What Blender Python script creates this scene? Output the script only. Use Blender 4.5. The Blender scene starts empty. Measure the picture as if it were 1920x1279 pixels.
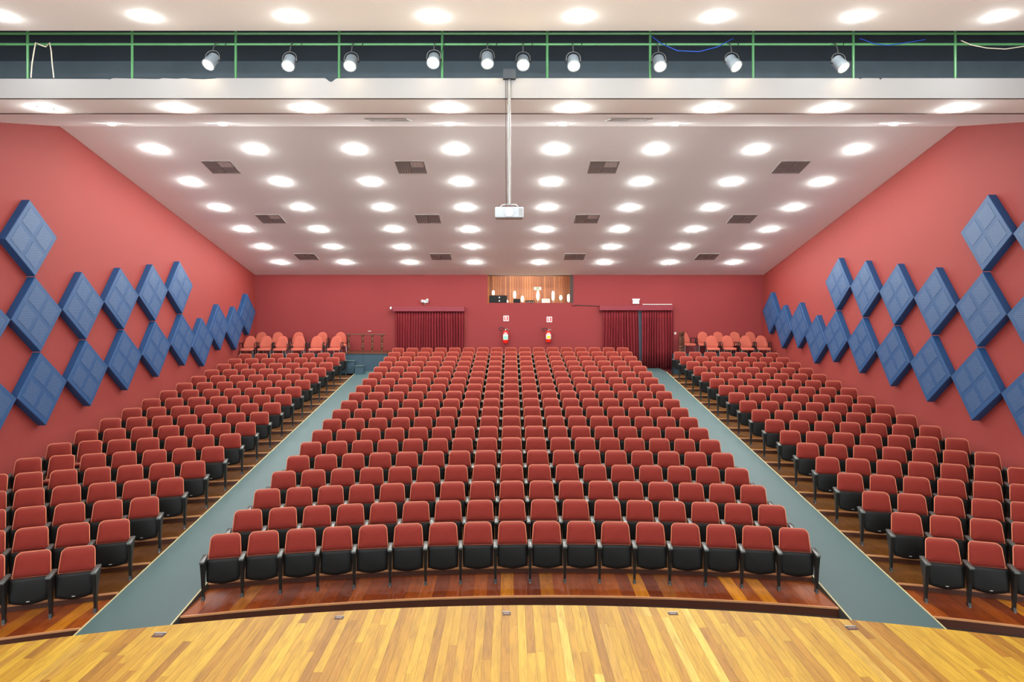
import bpy, bmesh, math, random
import numpy as np
from mathutils import Vector, Matrix
random.seed(7)
S = bpy.context.scene
COL = S.collection
# ------------------------------------------------------------------ camera
F, CX, HY, CZ = 1300.0, 956.0, 560.0, 4.58      # focal px, axis column, horizon row, camera height
cam_d = bpy.data.cameras.new('camera'); cam = bpy.data.objects.new('camera', cam_d); COL.objects.link(cam)
cam.location = (0, 0, CZ); cam.rotation_euler = (math.pi/2, 0, 0)
cam_d.sensor_width = 36; cam_d.lens = F/1920*36
cam_d.shift_x = (960-CX)/1920; cam_d.shift_y = -(639.5-HY)/1920
cam_d.clip_start = .05; cam_d.clip_end = 200
S.camera = cam
# ------------------------------------------------------------------ world, exposure
W = bpy.data.worlds.new('world'); S.world = W; W.use_nodes = True
W.node_tree.nodes['Background'].inputs[0].default_value = (.90, .98, 1.0, 1)
W.node_tree.nodes['Background'].inputs[1].default_value = 4.4
S.view_settings.view_transform = 'Standard'; S.view_settings.look = 'None'
S.view_settings.exposure = 0.62; S.view_settings.gamma = 1.0; S.view_settings.use_curve_mapping = False
try:
    S.cycles.use_denoising = True; S.cycles.max_bounces = 7; S.cycles.diffuse_bounces = 5; S.cycles.glossy_bounces = 2; S.cycles.caustics_reflective = False; S.cycles.caustics_refractive = False
    S.cycles.use_adaptive_sampling = True; S.cycles.adaptive_threshold = .03
    S.cycles.use_light_tree = True; S.cycles.sample_clamp_indirect = 8
except Exception: pass
LAMP = 380.0          # radiance of the ceiling downlights
SPOT_W = 140.0       # power of one stage spot
# ------------------------------------------------------------------ helpers
def lin(r, g, b):
    f = lambda c: (c/255)/12.92 if c/255 <= .04045 else (((c/255)+.055)/1.055)**2.4
    return (f(r), f(g), f(b), 1)
def P(x, y, d):                       # photograph pixel at depth d -> world point
    return Vector(((x-CX)*d/F, d, CZ-(y-HY)*d/F))
def mat(name, col, rough=.6, metal=0, var=0, scale=8, bump=0, bscale=60, spec=.5, emit=None, estr=0, coat=0, sheen=0, stint=(1,1,1,1)):
    m = bpy.data.materials.new(name); m.use_nodes = True; nt = m.node_tree; N = nt.nodes; L = nt.links
    b = N['Principled BSDF']; b.inputs['Base Color'].default_value = col
    b.inputs['Roughness'].default_value = rough; b.inputs['Metallic'].default_value = metal
    b.inputs['Specular IOR Level'].default_value = spec
    b.inputs['Coat Weight'].default_value = coat; b.inputs['Coat Roughness'].default_value = .12
    b.inputs['Sheen Weight'].default_value = sheen; b.inputs['Sheen Roughness'].default_value = .4; b.inputs['Sheen Tint'].default_value = stint
    tc = N.new('ShaderNodeTexCoord')
    if var:
        n = N.new('ShaderNodeTexNoise'); n.inputs['Scale'].default_value = scale; n.inputs['Detail'].default_value = 4
        L.new(tc.outputs['Object'], n.inputs['Vector'])
        mx = N.new('ShaderNodeMix'); mx.data_type = 'RGBA'
        mx.inputs[6].default_value = tuple(max(0, c*(1-var)) for c in col[:3])+(1,)
        mx.inputs[7].default_value = tuple(min(1, c*(1+var)) for c in col[:3])+(1,)
        L.new(n.outputs['Fac'], mx.inputs[0]); L.new(mx.outputs[2], b.inputs['Base Color'])
    if bump:
        n2 = N.new('ShaderNodeTexNoise'); n2.inputs['Scale'].default_value = bscale; n2.inputs['Detail'].default_value = 3
        L.new(tc.outputs['Object'], n2.inputs['Vector'])
        bp = N.new('ShaderNodeBump'); bp.inputs['Strength'].default_value = bump; bp.inputs['Distance'].default_value = .01
        L.new(n2.outputs['Fac'], bp.inputs['Height']); L.new(bp.outputs[0], b.inputs['Normal'])
    if emit:
        b.inputs['Emission Color'].default_value = emit; b.inputs['Emission Strength'].default_value = estr
    return m
def ramp(N, stops):
    r = N.new('ShaderNodeValToRGB'); e = r.color_ramp.elements
    while len(e) < len(stops): e.new(.5)
    for i, (p, c) in enumerate(stops): e[i].position = p; e[i].color = c
    return r
def wood(name, stops, rough, grain=.35, stripe=None, coat=0, gscale=(14, 1.2, 14), bumpv=.05, spec=.5):
    """Grain runs along local Y.  Each plank object takes its own tone; stripe = board width painted on far treads."""
    m = bpy.data.materials.new(name); m.use_nodes = True; nt = m.node_tree; N = nt.nodes; L = nt.links
    b = N['Principled BSDF']; b.inputs['Roughness'].default_value = rough; b.inputs['Specular IOR Level'].default_value = spec
    b.inputs['Coat Weight'].default_value = coat; b.inputs['Coat Roughness'].default_value = .1
    tc = N.new('ShaderNodeTexCoord'); r = ramp(N, stops)
    if stripe:
        sx = N.new('ShaderNodeSeparateXYZ'); L.new(tc.outputs['Object'], sx.inputs[0])
        dv = N.new('ShaderNodeMath'); dv.operation = 'DIVIDE'; dv.inputs[1].default_value = stripe; L.new(sx.outputs[0], dv.inputs[0])
        fl = N.new('ShaderNodeMath'); fl.operation = 'FLOOR'; L.new(dv.outputs[0], fl.inputs[0])
        wn = N.new('ShaderNodeTexWhiteNoise'); wn.noise_dimensions = '1D'; L.new(fl.outputs[0], wn.inputs['W'])
        L.new(wn.outputs['Value'], r.inputs[0])
    else:
        oi = N.new('ShaderNodeObjectInfo'); L.new(oi.outputs['Random'], r.inputs[0])
    oi2 = N.new('ShaderNodeObjectInfo')
    mp = N.new('ShaderNodeMapping'); mp.inputs['Scale'].default_value = gscale; L.new(tc.outputs['Object'], mp.inputs[0])
    ad = N.new('ShaderNodeVectorMath'); ad.operation = 'ADD'; L.new(mp.outputs[0], ad.inputs[0])
    cb = N.new('ShaderNodeCombineXYZ'); ml = N.new('ShaderNodeMath'); ml.operation = 'MULTIPLY'; ml.inputs[1].default_value = 97
    L.new(oi2.outputs['Random'], ml.inputs[0]); L.new(ml.outputs[0], cb.inputs[0]); L.new(ml.outputs[0], cb.inputs[1]); L.new(cb.outputs[0], ad.inputs[1])
    n = N.new('ShaderNodeTexNoise'); n.inputs['Scale'].default_value = 1.6; n.inputs['Detail'].default_value = 7; n.inputs['Distortion'].default_value = 1.6
    L.new(ad.outputs[0], n.inputs['Vector'])
    g = ramp(N, [(.3, (1-grain, 1-grain*1.1, 1-grain*1.25, 1)), (.62, (1.0, 1.0, 1.0, 1))]); L.new(n.outputs['Fac'], g.inputs[0])
    mx = N.new('ShaderNodeMix'); mx.data_type = 'RGBA'; mx.blend_type = 'MULTIPLY'; mx.inputs[0].default_value = 1
    L.new(r.outputs[0], mx.inputs[6]); L.new(g.outputs[0], mx.inputs[7]); L.new(mx.outputs[2], b.inputs['Base Color'])
    bp = N.new('ShaderNodeBump'); bp.inputs['Strength'].default_value = bumpv; bp.inputs['Distance'].default_value = .003
    L.new(n.outputs['Fac'], bp.inputs['Height']); L.new(bp.outputs[0], b.inputs['Normal'])
    return m
class MB:
    """Collects geometry for one mesh."""
    def __init__(s): s.v = []; s.f = []; s.m = []
    def add(s, v, f, mi=0):
        o = len(s.v); s.v += [tuple(p) for p in v]; s.f += [tuple(i+o for i in q) for q in f]; s.m += [mi]*len(f); return s
    def box(s, a, b, mi=0):
        x0, y0, z0 = a; x1, y1, z1 = b
        return s.add([(x0,y0,z0),(x1,y0,z0),(x1,y1,z0),(x0,y1,z0),(x0,y0,z1),(x1,y0,z1),(x1,y1,z1),(x0,y1,z1)],
                     [(3,2,1,0),(4,5,6,7),(0,1,5,4),(1,2,6,5),(2,3,7,6),(3,0,4,7)], mi)
    def bbox(s, a, b, r, mi=0):          # box with chamfered vertical-face edges (all 12 edges cut)
        (x0,y0,z0), (x1,y1,z1) = a, b
        bm = bmesh.new(); bmesh.ops.create_cube(bm, size=1)
        for v in bm.verts: v.co = Vector(((x0+x1)/2+v.co.x*(x1-x0), (y0+y1)/2+v.co.y*(y1-y0), (z0+z1)/2+v.co.z*(z1-z0)))
        bmesh.ops.bevel(bm, geom=bm.edges[:], offset=r, segments=2, affect='EDGES', profile=.5)
        bm.verts.index_update(); s.add([v.co for v in bm.verts], [[v.index for v in f.verts] for f in bm.faces], mi); bm.free(); return s
    def prism(s, poly, h0, h1, axis='x', mi=0):   # polygon in the other two axes, extruded h0..h1
        n = len(poly); mk = {'x': lambda p, h: (h, p[0], p[1]), 'y': lambda p, h: (p[0], h, p[1]), 'z': lambda p, h: (p[0], p[1], h)}[axis]
        v = [mk(p, h0) for p in poly]+[mk(p, h1) for p in poly]
        f = [tuple(range(n))[::-1], tuple(range(n, 2*n))]+[(i, (i+1) % n, n+(i+1) % n, n+i) for i in range(n)]
        return s.add(v, f, mi)
    def tube(s, pts, r, n=8, closed=False, mi=0, caps=True):
        pts = [Vector(p) for p in pts]; m = len(pts); v = []; up0 = None
        for i, p in enumerate(pts):
            t = (pts[(i+1) % m]-pts[i-1]) if closed else (pts[min(i+1, m-1)]-pts[max(i-1, 0)])
            t.normalize()
            if up0 is None: up0 = Vector((0,0,1)) if abs(t.z) < .9 else Vector((1,0,0))
            u = (up0-t*up0.dot(t))
            if u.length < 1e-4: u = t.orthogonal()
            u.normalize(); up0 = u; w = t.cross(u)
            rr = r[i] if isinstance(r, (list, tuple)) else r
            v += [p+(u*math.cos(2*math.pi*k/n)+w*math.sin(2*math.pi*k/n))*rr for k in range(n)]
        f = []
        for i in range(m if closed else m-1):
            j = (i+1) % m
            f += [(i*n+k, i*n+(k+1) % n, j*n+(k+1) % n, j*n+k) for k in range(n)]
        if not closed and caps: f += [tuple(range(n))[::-1], tuple(range((m-1)*n, m*n))]
        return s.add(v, f, mi)
    def lathe(s, prof, n=16, c=(0,0,0), axis='z', mi=0):   # prof: (r, h)
        v = []; f = []
        for r, h in prof:
            for k in range(n):
                a = 2*math.pi*k/n; x, y = r*math.cos(a), r*math.sin(a)
                q = (x, y, h) if axis == 'z' else ((x, h, y) if axis == 'y' else (h, x, y))
                v.append((c[0]+q[0], c[1]+q[1], c[2]+q[2]))
        for i in range(len(prof)-1):
            f += [(i*n+k, i*n+(k+1) % n, (i+1)*n+(k+1) % n, (i+1)*n+k) for k in range(n)]
        f += [tuple(range(n))[::-1], tuple(range((len(prof)-1)*n, len(prof)*n))]
        return s.add(v, f, mi)
    def loops(s, loops, cap0=True, cap1=True, mi=0):
        n = len(loops[0]); v = [p for l in loops for p in l]; f = []
        for i in range(len(loops)-1):
            f += [(i*n+k, i*n+(k+1) % n, (i+1)*n+(k+1) % n, (i+1)*n+k) for k in range(n)]
        if cap0: f.append(tuple(range(n))[::-1])
        if cap1: f.append(tuple(range((len(loops)-1)*n, len(loops)*n)))
        return s.add(v, f, mi)
    def mesh(s, name, mats, smooth=False, angle=None):
        me = bpy.data.meshes.new(name); me.from_pydata(s.v, [], s.f)
        bm = bmesh.new(); bm.from_mesh(me); bmesh.ops.recalc_face_normals(bm, faces=bm.faces[:]); bm.to_mesh(me); bm.free()
        for mm in (mats if isinstance(mats, (list, tuple)) else [mats]): me.materials.append(mm)
        if any(s.m): me.polygons.foreach_set('material_index', s.m)
        if smooth:
            me.polygons.foreach_set('use_smooth', [True]*len(me.polygons))
            try: me.set_sharp_from_angle(angle=math.radians(angle or 40))
            except Exception: pass
        me.update(); return me
    def build(s, name, mats, parent=None, smooth=False, loc=None, angle=None):
        return put(name, s.mesh(name, mats, smooth, angle), parent, loc)
def put(name, me, parent=None, loc=None, rot=None):
    o = bpy.data.objects.new(name, me); COL.objects.link(o)
    if parent: o.parent = parent
    if loc is not None: o.location = loc
    if rot is not None: o.rotation_euler = rot
    return o
def thing(name, label, cat, loc=(0,0,0), rz=0, group=None):
    o = bpy.data.objects.new(name, None); COL.objects.link(o); o.location = loc; o.rotation_euler = (0, 0, rz)
    o.empty_display_size = .1
    return tag(o, label, cat, group)
def tag(o, label, cat, group=None):
    o['label'] = label; o['category'] = cat
    if group: o['group'] = group
    return o
def struct(o, label=None):
    o['kind'] = 'structure'
    if label: o['label'] = label
    return o
ORD = ['zeroth','first','second','third','fourth','fifth','sixth','seventh','eighth','ninth','tenth','eleventh','twelfth',
       'thirteenth','fourteenth','fifteenth','sixteenth','seventeenth','eighteenth','nineteenth']
# ------------------------------------------------------------------ materials
M = {}
M['wall']   = mat('red wall paint', lin(136, 45, 39), .75, var=.05, scale=.7, bump=.02, bscale=120)
M['back']   = mat('dark red wall paint', lin(127, 38, 39), .8, var=.05, scale=.7, bump=.02, bscale=120)
M['ceil']   = mat('white ceiling paint', lin(244, 243, 240), .85, var=.02, scale=.8)
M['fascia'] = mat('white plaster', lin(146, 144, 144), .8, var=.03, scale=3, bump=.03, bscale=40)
M['dark']   = mat('black gallery paint', lin(48, 56, 64), .7, var=.25, scale=2)
M['darkpanel'] = mat('grey gallery panel', lin(92, 104, 112), .5, var=.2, scale=3)
M['gap']    = mat('dark moulding', lin(60, 38, 34), .7, var=.1)
M['green']  = mat('green pipe paint', lin(84, 142, 92), .35, var=.15, scale=4)
M['carpet'] = mat('grey blue ramp covering', lin(66, 90, 91), .55, var=.05, scale=1.2, bump=.04, bscale=200)
M['rampside'] = mat('dark ramp side', lin(62, 64, 62), .6, var=.1)
M['strip']  = mat('pale yellow ramp edging', lin(190, 180, 135), .5, var=.1)
M['pit']    = mat('pit floor', lin(50, 34, 26), .5, var=.2)
M['stage']  = wood('stage boards', [(0, lin(128,86,20)), (.2, lin(152,110,24)), (.45, lin(166,130,33)), (.7, lin(174,139,39)), (.88, lin(142,96,22)), (1, lin(186,158,68))], .5, .34, spec=.22)
M['terr']   = wood('terrace boards', [(0, lin(92,36,12)), (.35, lin(124,52,13)), (.6, lin(150,74,17)), (.85, lin(104,40,13)), (1, lin(206,132,28))], .42, .4, spec=.3)
M['terrf']  = wood('terrace treads', [(0, lin(82,47,16)), (.4, lin(106,64,20)), (.7, lin(120,75,24)), (1, lin(90,51,16))], .36, .45, stripe=.21, coat=.1, spec=.35)
M['riser']  = mat('dark stained riser', lin(72, 34, 18), .4, var=.25, scale=3, coat=.2)
M['nosing'] = mat('worn wood edge', lin(198, 142, 96), .4, var=.15, scale=5)
M['red']    = mat('red seat fabric', lin(114, 31, 22), .85, var=.06, scale=5, bump=.05, bscale=900, spec=.3, sheen=.5, stint=lin(255,190,160))
M['pip']    = mat('seat piping', lin(214, 124, 92), .6, spec=.3)
M['pink']   = mat('salmon chair fabric', lin(166, 80, 64), .85, var=.06, scale=6, spec=.3)
M['black']  = mat('black plastic', lin(13, 12, 11), .5, var=.1, scale=6, spec=.2)
M['frame']  = mat('black painted steel', lin(20, 23, 22), .4, var=.1, spec=.4)
M['arm']    = mat('armrest reflection grey', lin(74, 80, 77), .3, var=.12, scale=9)  # glossy black plastic, its reflected light put into the grey base colour
M['chrome'] = mat('chrome', lin(200, 200, 200), .2, metal=1)
M['white']  = mat('white plastic', lin(214, 214, 214), .5)
M['blue']   = mat('blue panel paint', lin(22, 66, 110), .55, var=.08, scale=3)
M['platf']  = mat('blue grey platform paint', lin(48, 72, 86), .55, var=.08, scale=2)
M['velvet'] = mat('dark red velvet', lin(112, 10, 22), .8, var=.1, scale=3, sheen=.15, stint=lin(255,120,130))
M['pelmet'] = mat('dark red pelmet', lin(118, 16, 34), .5, var=.05)
M['doorleaf'] = mat('blue grey door', lin(52, 62, 78), .5)
M['wooddark'] = mat('dark turned wood', lin(84, 46, 26), .35, var=.2, scale=8)
M['extred'] = mat('red enamel', lin(214, 34, 20), .3, coat=.4)
M['steel']  = mat('grey steel', lin(150, 150, 148), .35, metal=.7)
M['canmat'] = mat('grey spotlight housing', lin(150, 160, 170), .4, metal=.2, var=.1)
M['rubber'] = mat('black rubber', lin(24, 24, 24), .6)
M['rope']   = mat('off white rope', lin(214, 206, 184), .8)
M['bluecab'] = mat('blue cable', lin(36, 84, 190), .5)
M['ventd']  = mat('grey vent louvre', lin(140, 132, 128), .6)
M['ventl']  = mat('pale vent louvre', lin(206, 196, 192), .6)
M['lamp']   = mat('downlight diffuser', (1,1,1,1), .5, emit=(.96, 1.0, .97, 1), estr=LAMP)
M['lamp'].cycles.emission_sampling = 'FRONT'
M['warm']   = mat('spot lens', (1,1,1,1), .5, emit=(1.0, .74, .42, 1), estr=60)
M['projl']  = mat('projector lens glow', (1,1,1,1), .5, emit=(.92, .96, 1, 1), estr=160)
M['projc']  = mat('grey white projector casing', lin(170, 178, 186), .5)
M['bulb']   = mat('booth bulb', (1,1,1,1), .5, emit=(1.0, .80, .48, 1), estr=9)
# ------------------------------------------------------------------ layout of the rows
K, PIT = 19, .8872
def cc(k): return .0242+(.0085-.0242)*min(k, 18)/17
TILT, XC = .03, .045
def arc(k, x): return -cc(k)*(x-XC)**2+TILT*(x-XC)
def foot(k, x): return 10.87+PIT*k+arc(k, x)          # depth of the chair feet
def dfoot(k, x): return -2*cc(k)*(x-XC)+TILT
def nose(k, x):  return 10.37+PIT*k+arc(k, x)         # depth of the terrace nosing
def tz(k): return CZ-4.452+.0935*k                    # tread height
AL0, AL1, AR0, AR1 = -5.81, -4.62, 4.74, 5.94         # aisle edges
WL, WR, WB = -10.19, 10.14, 27.7
ZB = tz(18)
CS = 10097.0/F
def ceil_z(d): return CZ + CS*1.0 - 320/F*d           # main sloped ceiling
def on_ceil(x, y): d = 10097.0/(880-y); return Vector(((x-CX)*d/F, d, ceil_z(d)))
SB = -2.0                                             # where the auditorium shell opens to the stage house
D0 = 15.70                                            # crest of the ceiling
ZC = ceil_z(D0)
def strip_z(d): return ZC-.207*(D0-d)
ZS1, DS0, DS1 = CZ+2.90, 10.03, 10.85                 # soffit of the lighting bridge
ZS2 = CZ+3.71                                         # ceiling over the stage front, ends at 9.6
STZ = CZ-3.30                                         # stage floor
def sedge(x): return 7.46-.0327*x*x+.018*x            # stage front edge
# ------------------------------------------------------------------ the setting
def quadslab(name, pts, off, m):
    a = [Vector(p) for p in pts]; b = [p+Vector(off) for p in a]
    mb = MB(); n = len(a)
    mb.add(a+b, [tuple(range(n))[::-1], tuple(range(n, 2*n))]+[(i, (i+1) % n, n+(i+1) % n, n+i) for i in range(n)])
    return struct(mb.build(name, m))
# side walls follow the ceiling line
def side_wall(name, X, o):
    poly = [(SB, -.2), (WB+.3, -.2), (WB+.3, ceil_z(WB)+.05), (D0, ZC+.05), (DS1, strip_z(DS1)+2.2), (SB, CZ+5)]
    mb = MB().prism(poly, min(X, X+o), max(X, X+o), 'x'); return struct(mb.build(name, M['wall']))
side_wall('wall_left', WL, -.3); side_wall('wall_right', WR, .3)
# back wall with the booth opening, in one piece round the hole
bx0, bx1 = P(914, 0, WB).x, P(1075, 0, WB).x; bz0 = P(0, 568, WB).z
wb = MB()
wb.box((WL-.3, WB, -.2), (bx0, WB+.25, ceil_z(WB)+.3)); wb.box((bx1, WB, -.2), (WR+.3, WB+.25, ceil_z(WB)+.3)); wb.box((bx0, WB, -.2), (bx1, WB+.25, bz0)); wb.box((bx0, WB+.03, ceil_z(WB)+.005), (bx1, WB+.25, ceil_z(WB)+.4))
struct(wb.build('wall_back', M['back']), 'dark red back wall with a control booth opening')
quadslab('ceiling', [(WL, D0, ZC), (WR, D0, ZC), (WR, WB+.02, ceil_z(WB+.02)), (WL, WB+.02, ceil_z(WB+.02))], (0, 0, .12), M['ceil'])
quadslab('ceiling_strip', [(WL, DS1+.03, strip_z(DS1+.03)), (WR, DS1+.03, strip_z(DS1+.03)), (WR, D0, ZC), (WL, D0, ZC)], (0, 0, .1), M['ceil'])
quadslab('ceiling_soffit', [(WL, DS0+.03, ZS1), (WR, DS0+.03, ZS1), (WR, DS1, ZS1), (WL, DS1, ZS1)], (0, 0, .1), M['ceil'])
quadslab('ceiling_front', [(WL, SB, ZS2), (WR, SB, ZS2), (WR, 9.6, ZS2), (WL, 9.6, ZS2)], (0, 0, .12), M['ceil'])
struct(MB().box((WL, DS1-.012, ZS1-.012), (WR, DS1+.014, ZS1+.05)).build('trim_1', M['gap']), 'thin dark joint between bridge soffit and ceiling')
# bridge fascia with the broken notch and chipped edge
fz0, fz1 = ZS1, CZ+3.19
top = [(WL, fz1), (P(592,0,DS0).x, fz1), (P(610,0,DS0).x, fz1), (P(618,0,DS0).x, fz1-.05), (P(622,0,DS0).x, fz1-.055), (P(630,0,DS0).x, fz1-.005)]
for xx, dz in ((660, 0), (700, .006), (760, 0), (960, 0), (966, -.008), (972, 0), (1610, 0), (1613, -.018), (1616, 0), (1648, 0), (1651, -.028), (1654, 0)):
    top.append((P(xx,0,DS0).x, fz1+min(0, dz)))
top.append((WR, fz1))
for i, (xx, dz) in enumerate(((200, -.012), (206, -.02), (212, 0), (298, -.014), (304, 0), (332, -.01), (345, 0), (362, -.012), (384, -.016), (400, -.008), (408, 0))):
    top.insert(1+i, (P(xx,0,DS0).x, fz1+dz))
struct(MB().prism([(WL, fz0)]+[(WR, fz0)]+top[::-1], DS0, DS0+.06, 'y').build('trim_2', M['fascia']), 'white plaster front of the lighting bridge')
# gallery interior behind the slot
struct(MB().box((WL, DS0+.06, CZ+3.08), (WR, 11.6, CZ+3.14)).build('floor_gallery', M['dark']))
struct(MB().box((WL, 11.5, CZ+3.1), (WR, 11.6, CZ+5.0)).build('wall_gallery', M['dark']))
struct(MB().box((WL, 9.48, ZS2+.12), (WR, 9.6, CZ+5.0)).build('wall_gallery_front', M['dark']))
struct(MB().box((WL, 9.48, CZ+4.9), (WR, 11.6, CZ+5.0)).build('ceiling_gallery', M['dark']))
struct(MB().box((WL, 11.44, CZ+3.14), (WR, 11.5, CZ+3.14+.78)).build('trim_3', M['darkpanel']), 'grey kick panel at the back of the gallery')
# pit floor
struct(MB().box((WL, SB, -.2), (WR, WB, 0)).build('floor', M['pit']))
# ---- stage: dark body, each board a part
NX = 40
xs = [-7.0+14*i/NX for i in range(NX+1)]
body = MB(); lo = [(x, SB, 0) for x in xs]+[(x, sedge(x)-.012, 0) for x in xs[::-1]]
body.prism([(p[0], p[1]) for p in lo], 0, STZ-.022, 'z')
stage = struct(body.build('floor_stage', M['pit']), 'curved wooden stage apron')
def plank(name, x0, x1, y00, y01, y10, y11, z, t, m, parent, g=.0007):
    cx, cy = (x0+x1)/2, (y00+y10)/2
    q = [(x0+g-cx, y00+g-cy), (x1-g-cx, y01+g-cy), (x1-g-cx, y11-g-cy), (x0+g-cx, y10-g-cy)]
    return MB().prism(q, -t, 0, 'z').build(name, m, parent, loc=(cx, cy, z))
bw = .0826; nb = 0
x = -6.2
while x < 6.25:
    ya, yb = sedge(x), sedge(x+bw)
    near = 5.35 if abs(x) < 5 else 4.9
    j = random.uniform(near+.15, ya-.15)
    cuts = [near, j, None] if random.random() < .85 else [near, None]
    for a, b in zip(cuts[:-1], cuts[1:]):
        plank('plank', x, x+bw, a, a, ya if b is None else b, yb if b is None else b, STZ, .02, M['stage'], stage); nb += 1
    x += bw
back = MB().box((-7.0, SB, STZ-.02), (7.0, 4.9, STZ-.001)); bo = back.build('boards', M['stage'], stage); bo['kind'] = 'stuff'
bo2 = MB().box((-4.95, 4.9, STZ-.02), (4.95, 5.35, STZ-.001)).build('boards', M['stage'], stage); bo2['kind'] = 'stuff'
for sx, sy, w, h in ((298,1191,22,8), (636,1159,16,5), (950,1151,15,6), (1262,1151,18,5), (1597,1178,20,7)):
    d = (CZ-STZ)*F/(sy-HY); p = P(sx, sy, d); e = h*d*d/(F*(CZ-STZ))/2; ww = w*d/F/2
    lab = {298: 'dark floor socket hatch at left end of stage boards', 636: 'black floor socket hatch, second from left on stage', 950: 'brown floor socket hatch at stage centre',
           1262: 'floor socket hatch with bright edge right of stage centre', 1597: 'floor socket hatch near right aisle on a dark board'}[sx]
    t = thing('floor_hatch', lab, 'hatch', (p.x, p.y, STZ), 0, 'socket hatches in the stage')
    MB().box((-ww, -e, 0), (ww, e, .003)).build('plate', M['gap'], t)
    MB().box((-ww*.7, -e*.6, .003), (ww*.7, e*.6, .006)).build('lid', M['wooddark'], t)
    MB().box((-ww, e*.7, .003), (ww, e, .009)).build('hinge', M['steel'], t)
# ---- terraces
def terrace(name, k, x0, x1, planks, label):
    n = 16; st = [x0+(x1-x0)*i/n for i in range(n+1)]
    yb = lambda x: (nose(k+1, x)+.03) if k < K-1 else WB
    if name != 'floor_terrace_center' and k == 17: yb = lambda x: 25.95 if x < 0 else 26.25
    poly = [(x, nose(k, x)) for x in st]+[(x, yb(x)) for x in st[::-1]]
    v = []; f = []; m = []
    z0, z1 = 0 if k == 0 else tz(k-1)-.03, tz(k)
    for i, x in enumerate(st): v += [(x, nose(k, x), z0), (x, nose(k, x), z1), (x, yb(x), z1), (x, yb(x), z0)]
    for i in range(n):
        a, b = 4*i, 4*i+4
        f += [(a, b, b+1, a+1), (a+1, b+1, b+2, a+2), (a+2, b+2, b+3, a+3), (a+3, b+3, b, a)]; m += [1, 0, 1, 1]
    f += [(0, 1, 2, 3), (4*n+3, 4*n+2, 4*n+1, 4*n)]; m += [1, 1]
    mb = MB(); mb.v = v; mb.f = f; mb.m = m
    if planks: mb.v = [(p[0], p[1], p[2]-(.02 if abs(p[2]-z1) < 1e-6 else 0)) for p in v]
    o = struct(mb.build(name, [M['terrf'], M['riser']]), label)
    # light wooden edge strip along the nosing
    e = MB(); lp = [[(x, nose(k, x)-.004, z1-.022), (x, nose(k, x)-.004, z1+.002), (x, nose(k, x)+.02, z1+.002), (x, nose(k, x)+.02, z1-.022)] for x in st]
    e.loops(lp).build('nosing', M['nosing'], o)
    if planks:
        w = (x1-x0)/round((x1-x0)/.205); nn = round((x1-x0)/w)
        for i in range(nn):
            a, b = x0+w*i, x0+w*(i+1)
            plank('plank', a, b, nose(k, a)+.02, nose(k, b)+.02, yb(a), yb(b), z1, .02, M['terr'], o, .001)
    return o
for k in range(K):
    terrace('floor_terrace_center', k, AL1, AR0, k == 0, 'stained wood tread under centre row %s' % ORD[k+1])
    if k < 18:
        terrace('floor_terrace_left', k, WL, AL0, k == 0, 'stained wood tread under left row %s' % ORD[k+1])
        terrace('floor_terrace_right', k, AR1, WR, k == 0, 'stained wood tread under right row %s' % ORD[k+1])
# ---- ramps
def ramp_obj(name, x0, x1, label):
    xm = (x0+x1)/2; d0 = nose(0, xm); sl = (ZB-tz(0))/(26.25-d0); ds = d0-(tz(0)-.002)/sl
    prof = [(ds, .0), (26.25, ZB), (WB, ZB), (WB, -.05), (ds, -.05)]
    o = struct(MB().prism(prof, x0, x1, 'x').build(name, [M['carpet']]), label)
    for s, xe in ((1, x0), (-1, x1)):
        a, b = (xe, xe+s*.022) if s > 0 else (xe+s*.022, xe)
        pr = [(ds, .0), (26.25, ZB), (26.25, ZB+.006), (ds, .006)]
        MB().prism(pr, a, b, 'x').build('edge_strip', M['strip'], o)
        pr2 = [(ds, -.05), (26.25, -.05), (26.25, ZB-.004), (ds, -.004)]
        MB().prism(pr2, xe-.004*s, xe+.004*s, 'x').build('ramp_side', M['rampside'], o)
    return o
ramp_obj('floor_ramp_left', AL0, AL1, 'grey aisle ramp left of the centre seats')
ramp_obj('floor_ramp_right', AR0, AR1, 'grey aisle ramp right of the centre seats')
# ------------------------------------------------------------------ theatre seats
def rrect(w0, w1, h, rb, rt, n=5):
    """outline (x, v) of a trapezoid with rounded corners: bottom width w0, top width w1"""
    pts = []
    cs = [(w0/2-rb, rb, rb, -90), (w1/2-rt, h-rt, rt, 0), (-w1/2+rt, h-rt, rt, 90), (-w0/2+rb, rb, rb, 180)]
    for cx_, cy_, r, a0 in cs:
        for i in range(n+1):
            a = math.radians(a0+90*i/n); pts.append((cx_+r*math.cos(a), cy_+r*math.sin(a)))
    return pts
def pad(out, ctr, layers, tr):
    """layers: (depth, inset metres) ; tr maps (x, v, depth) to 3D"""
    L = []
    for dep, ins in layers:
        lp = []
        for (x, v) in out:
            dx, dv = x-ctr[0], v-ctr[1]; l = math.hypot(dx, dv); s = max(.02, (l-ins*l/ (max(abs(dx), abs(dv), 1e-6)))/l) if l else 1
            lp.append(tr(ctr[0]+dx*s, ctr[1]+dv*s, dep))
        L.append(lp)
    return L
TA = math.radians(16)
def back_tr(x, v, dep):
    dep += .06*(max(0, v-.235)/.11)**2            # the top rolls back
    return (x, .13+v*math.sin(TA)+dep*math.cos(TA), .55+v*math.cos(TA)-dep*math.sin(TA))
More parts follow.
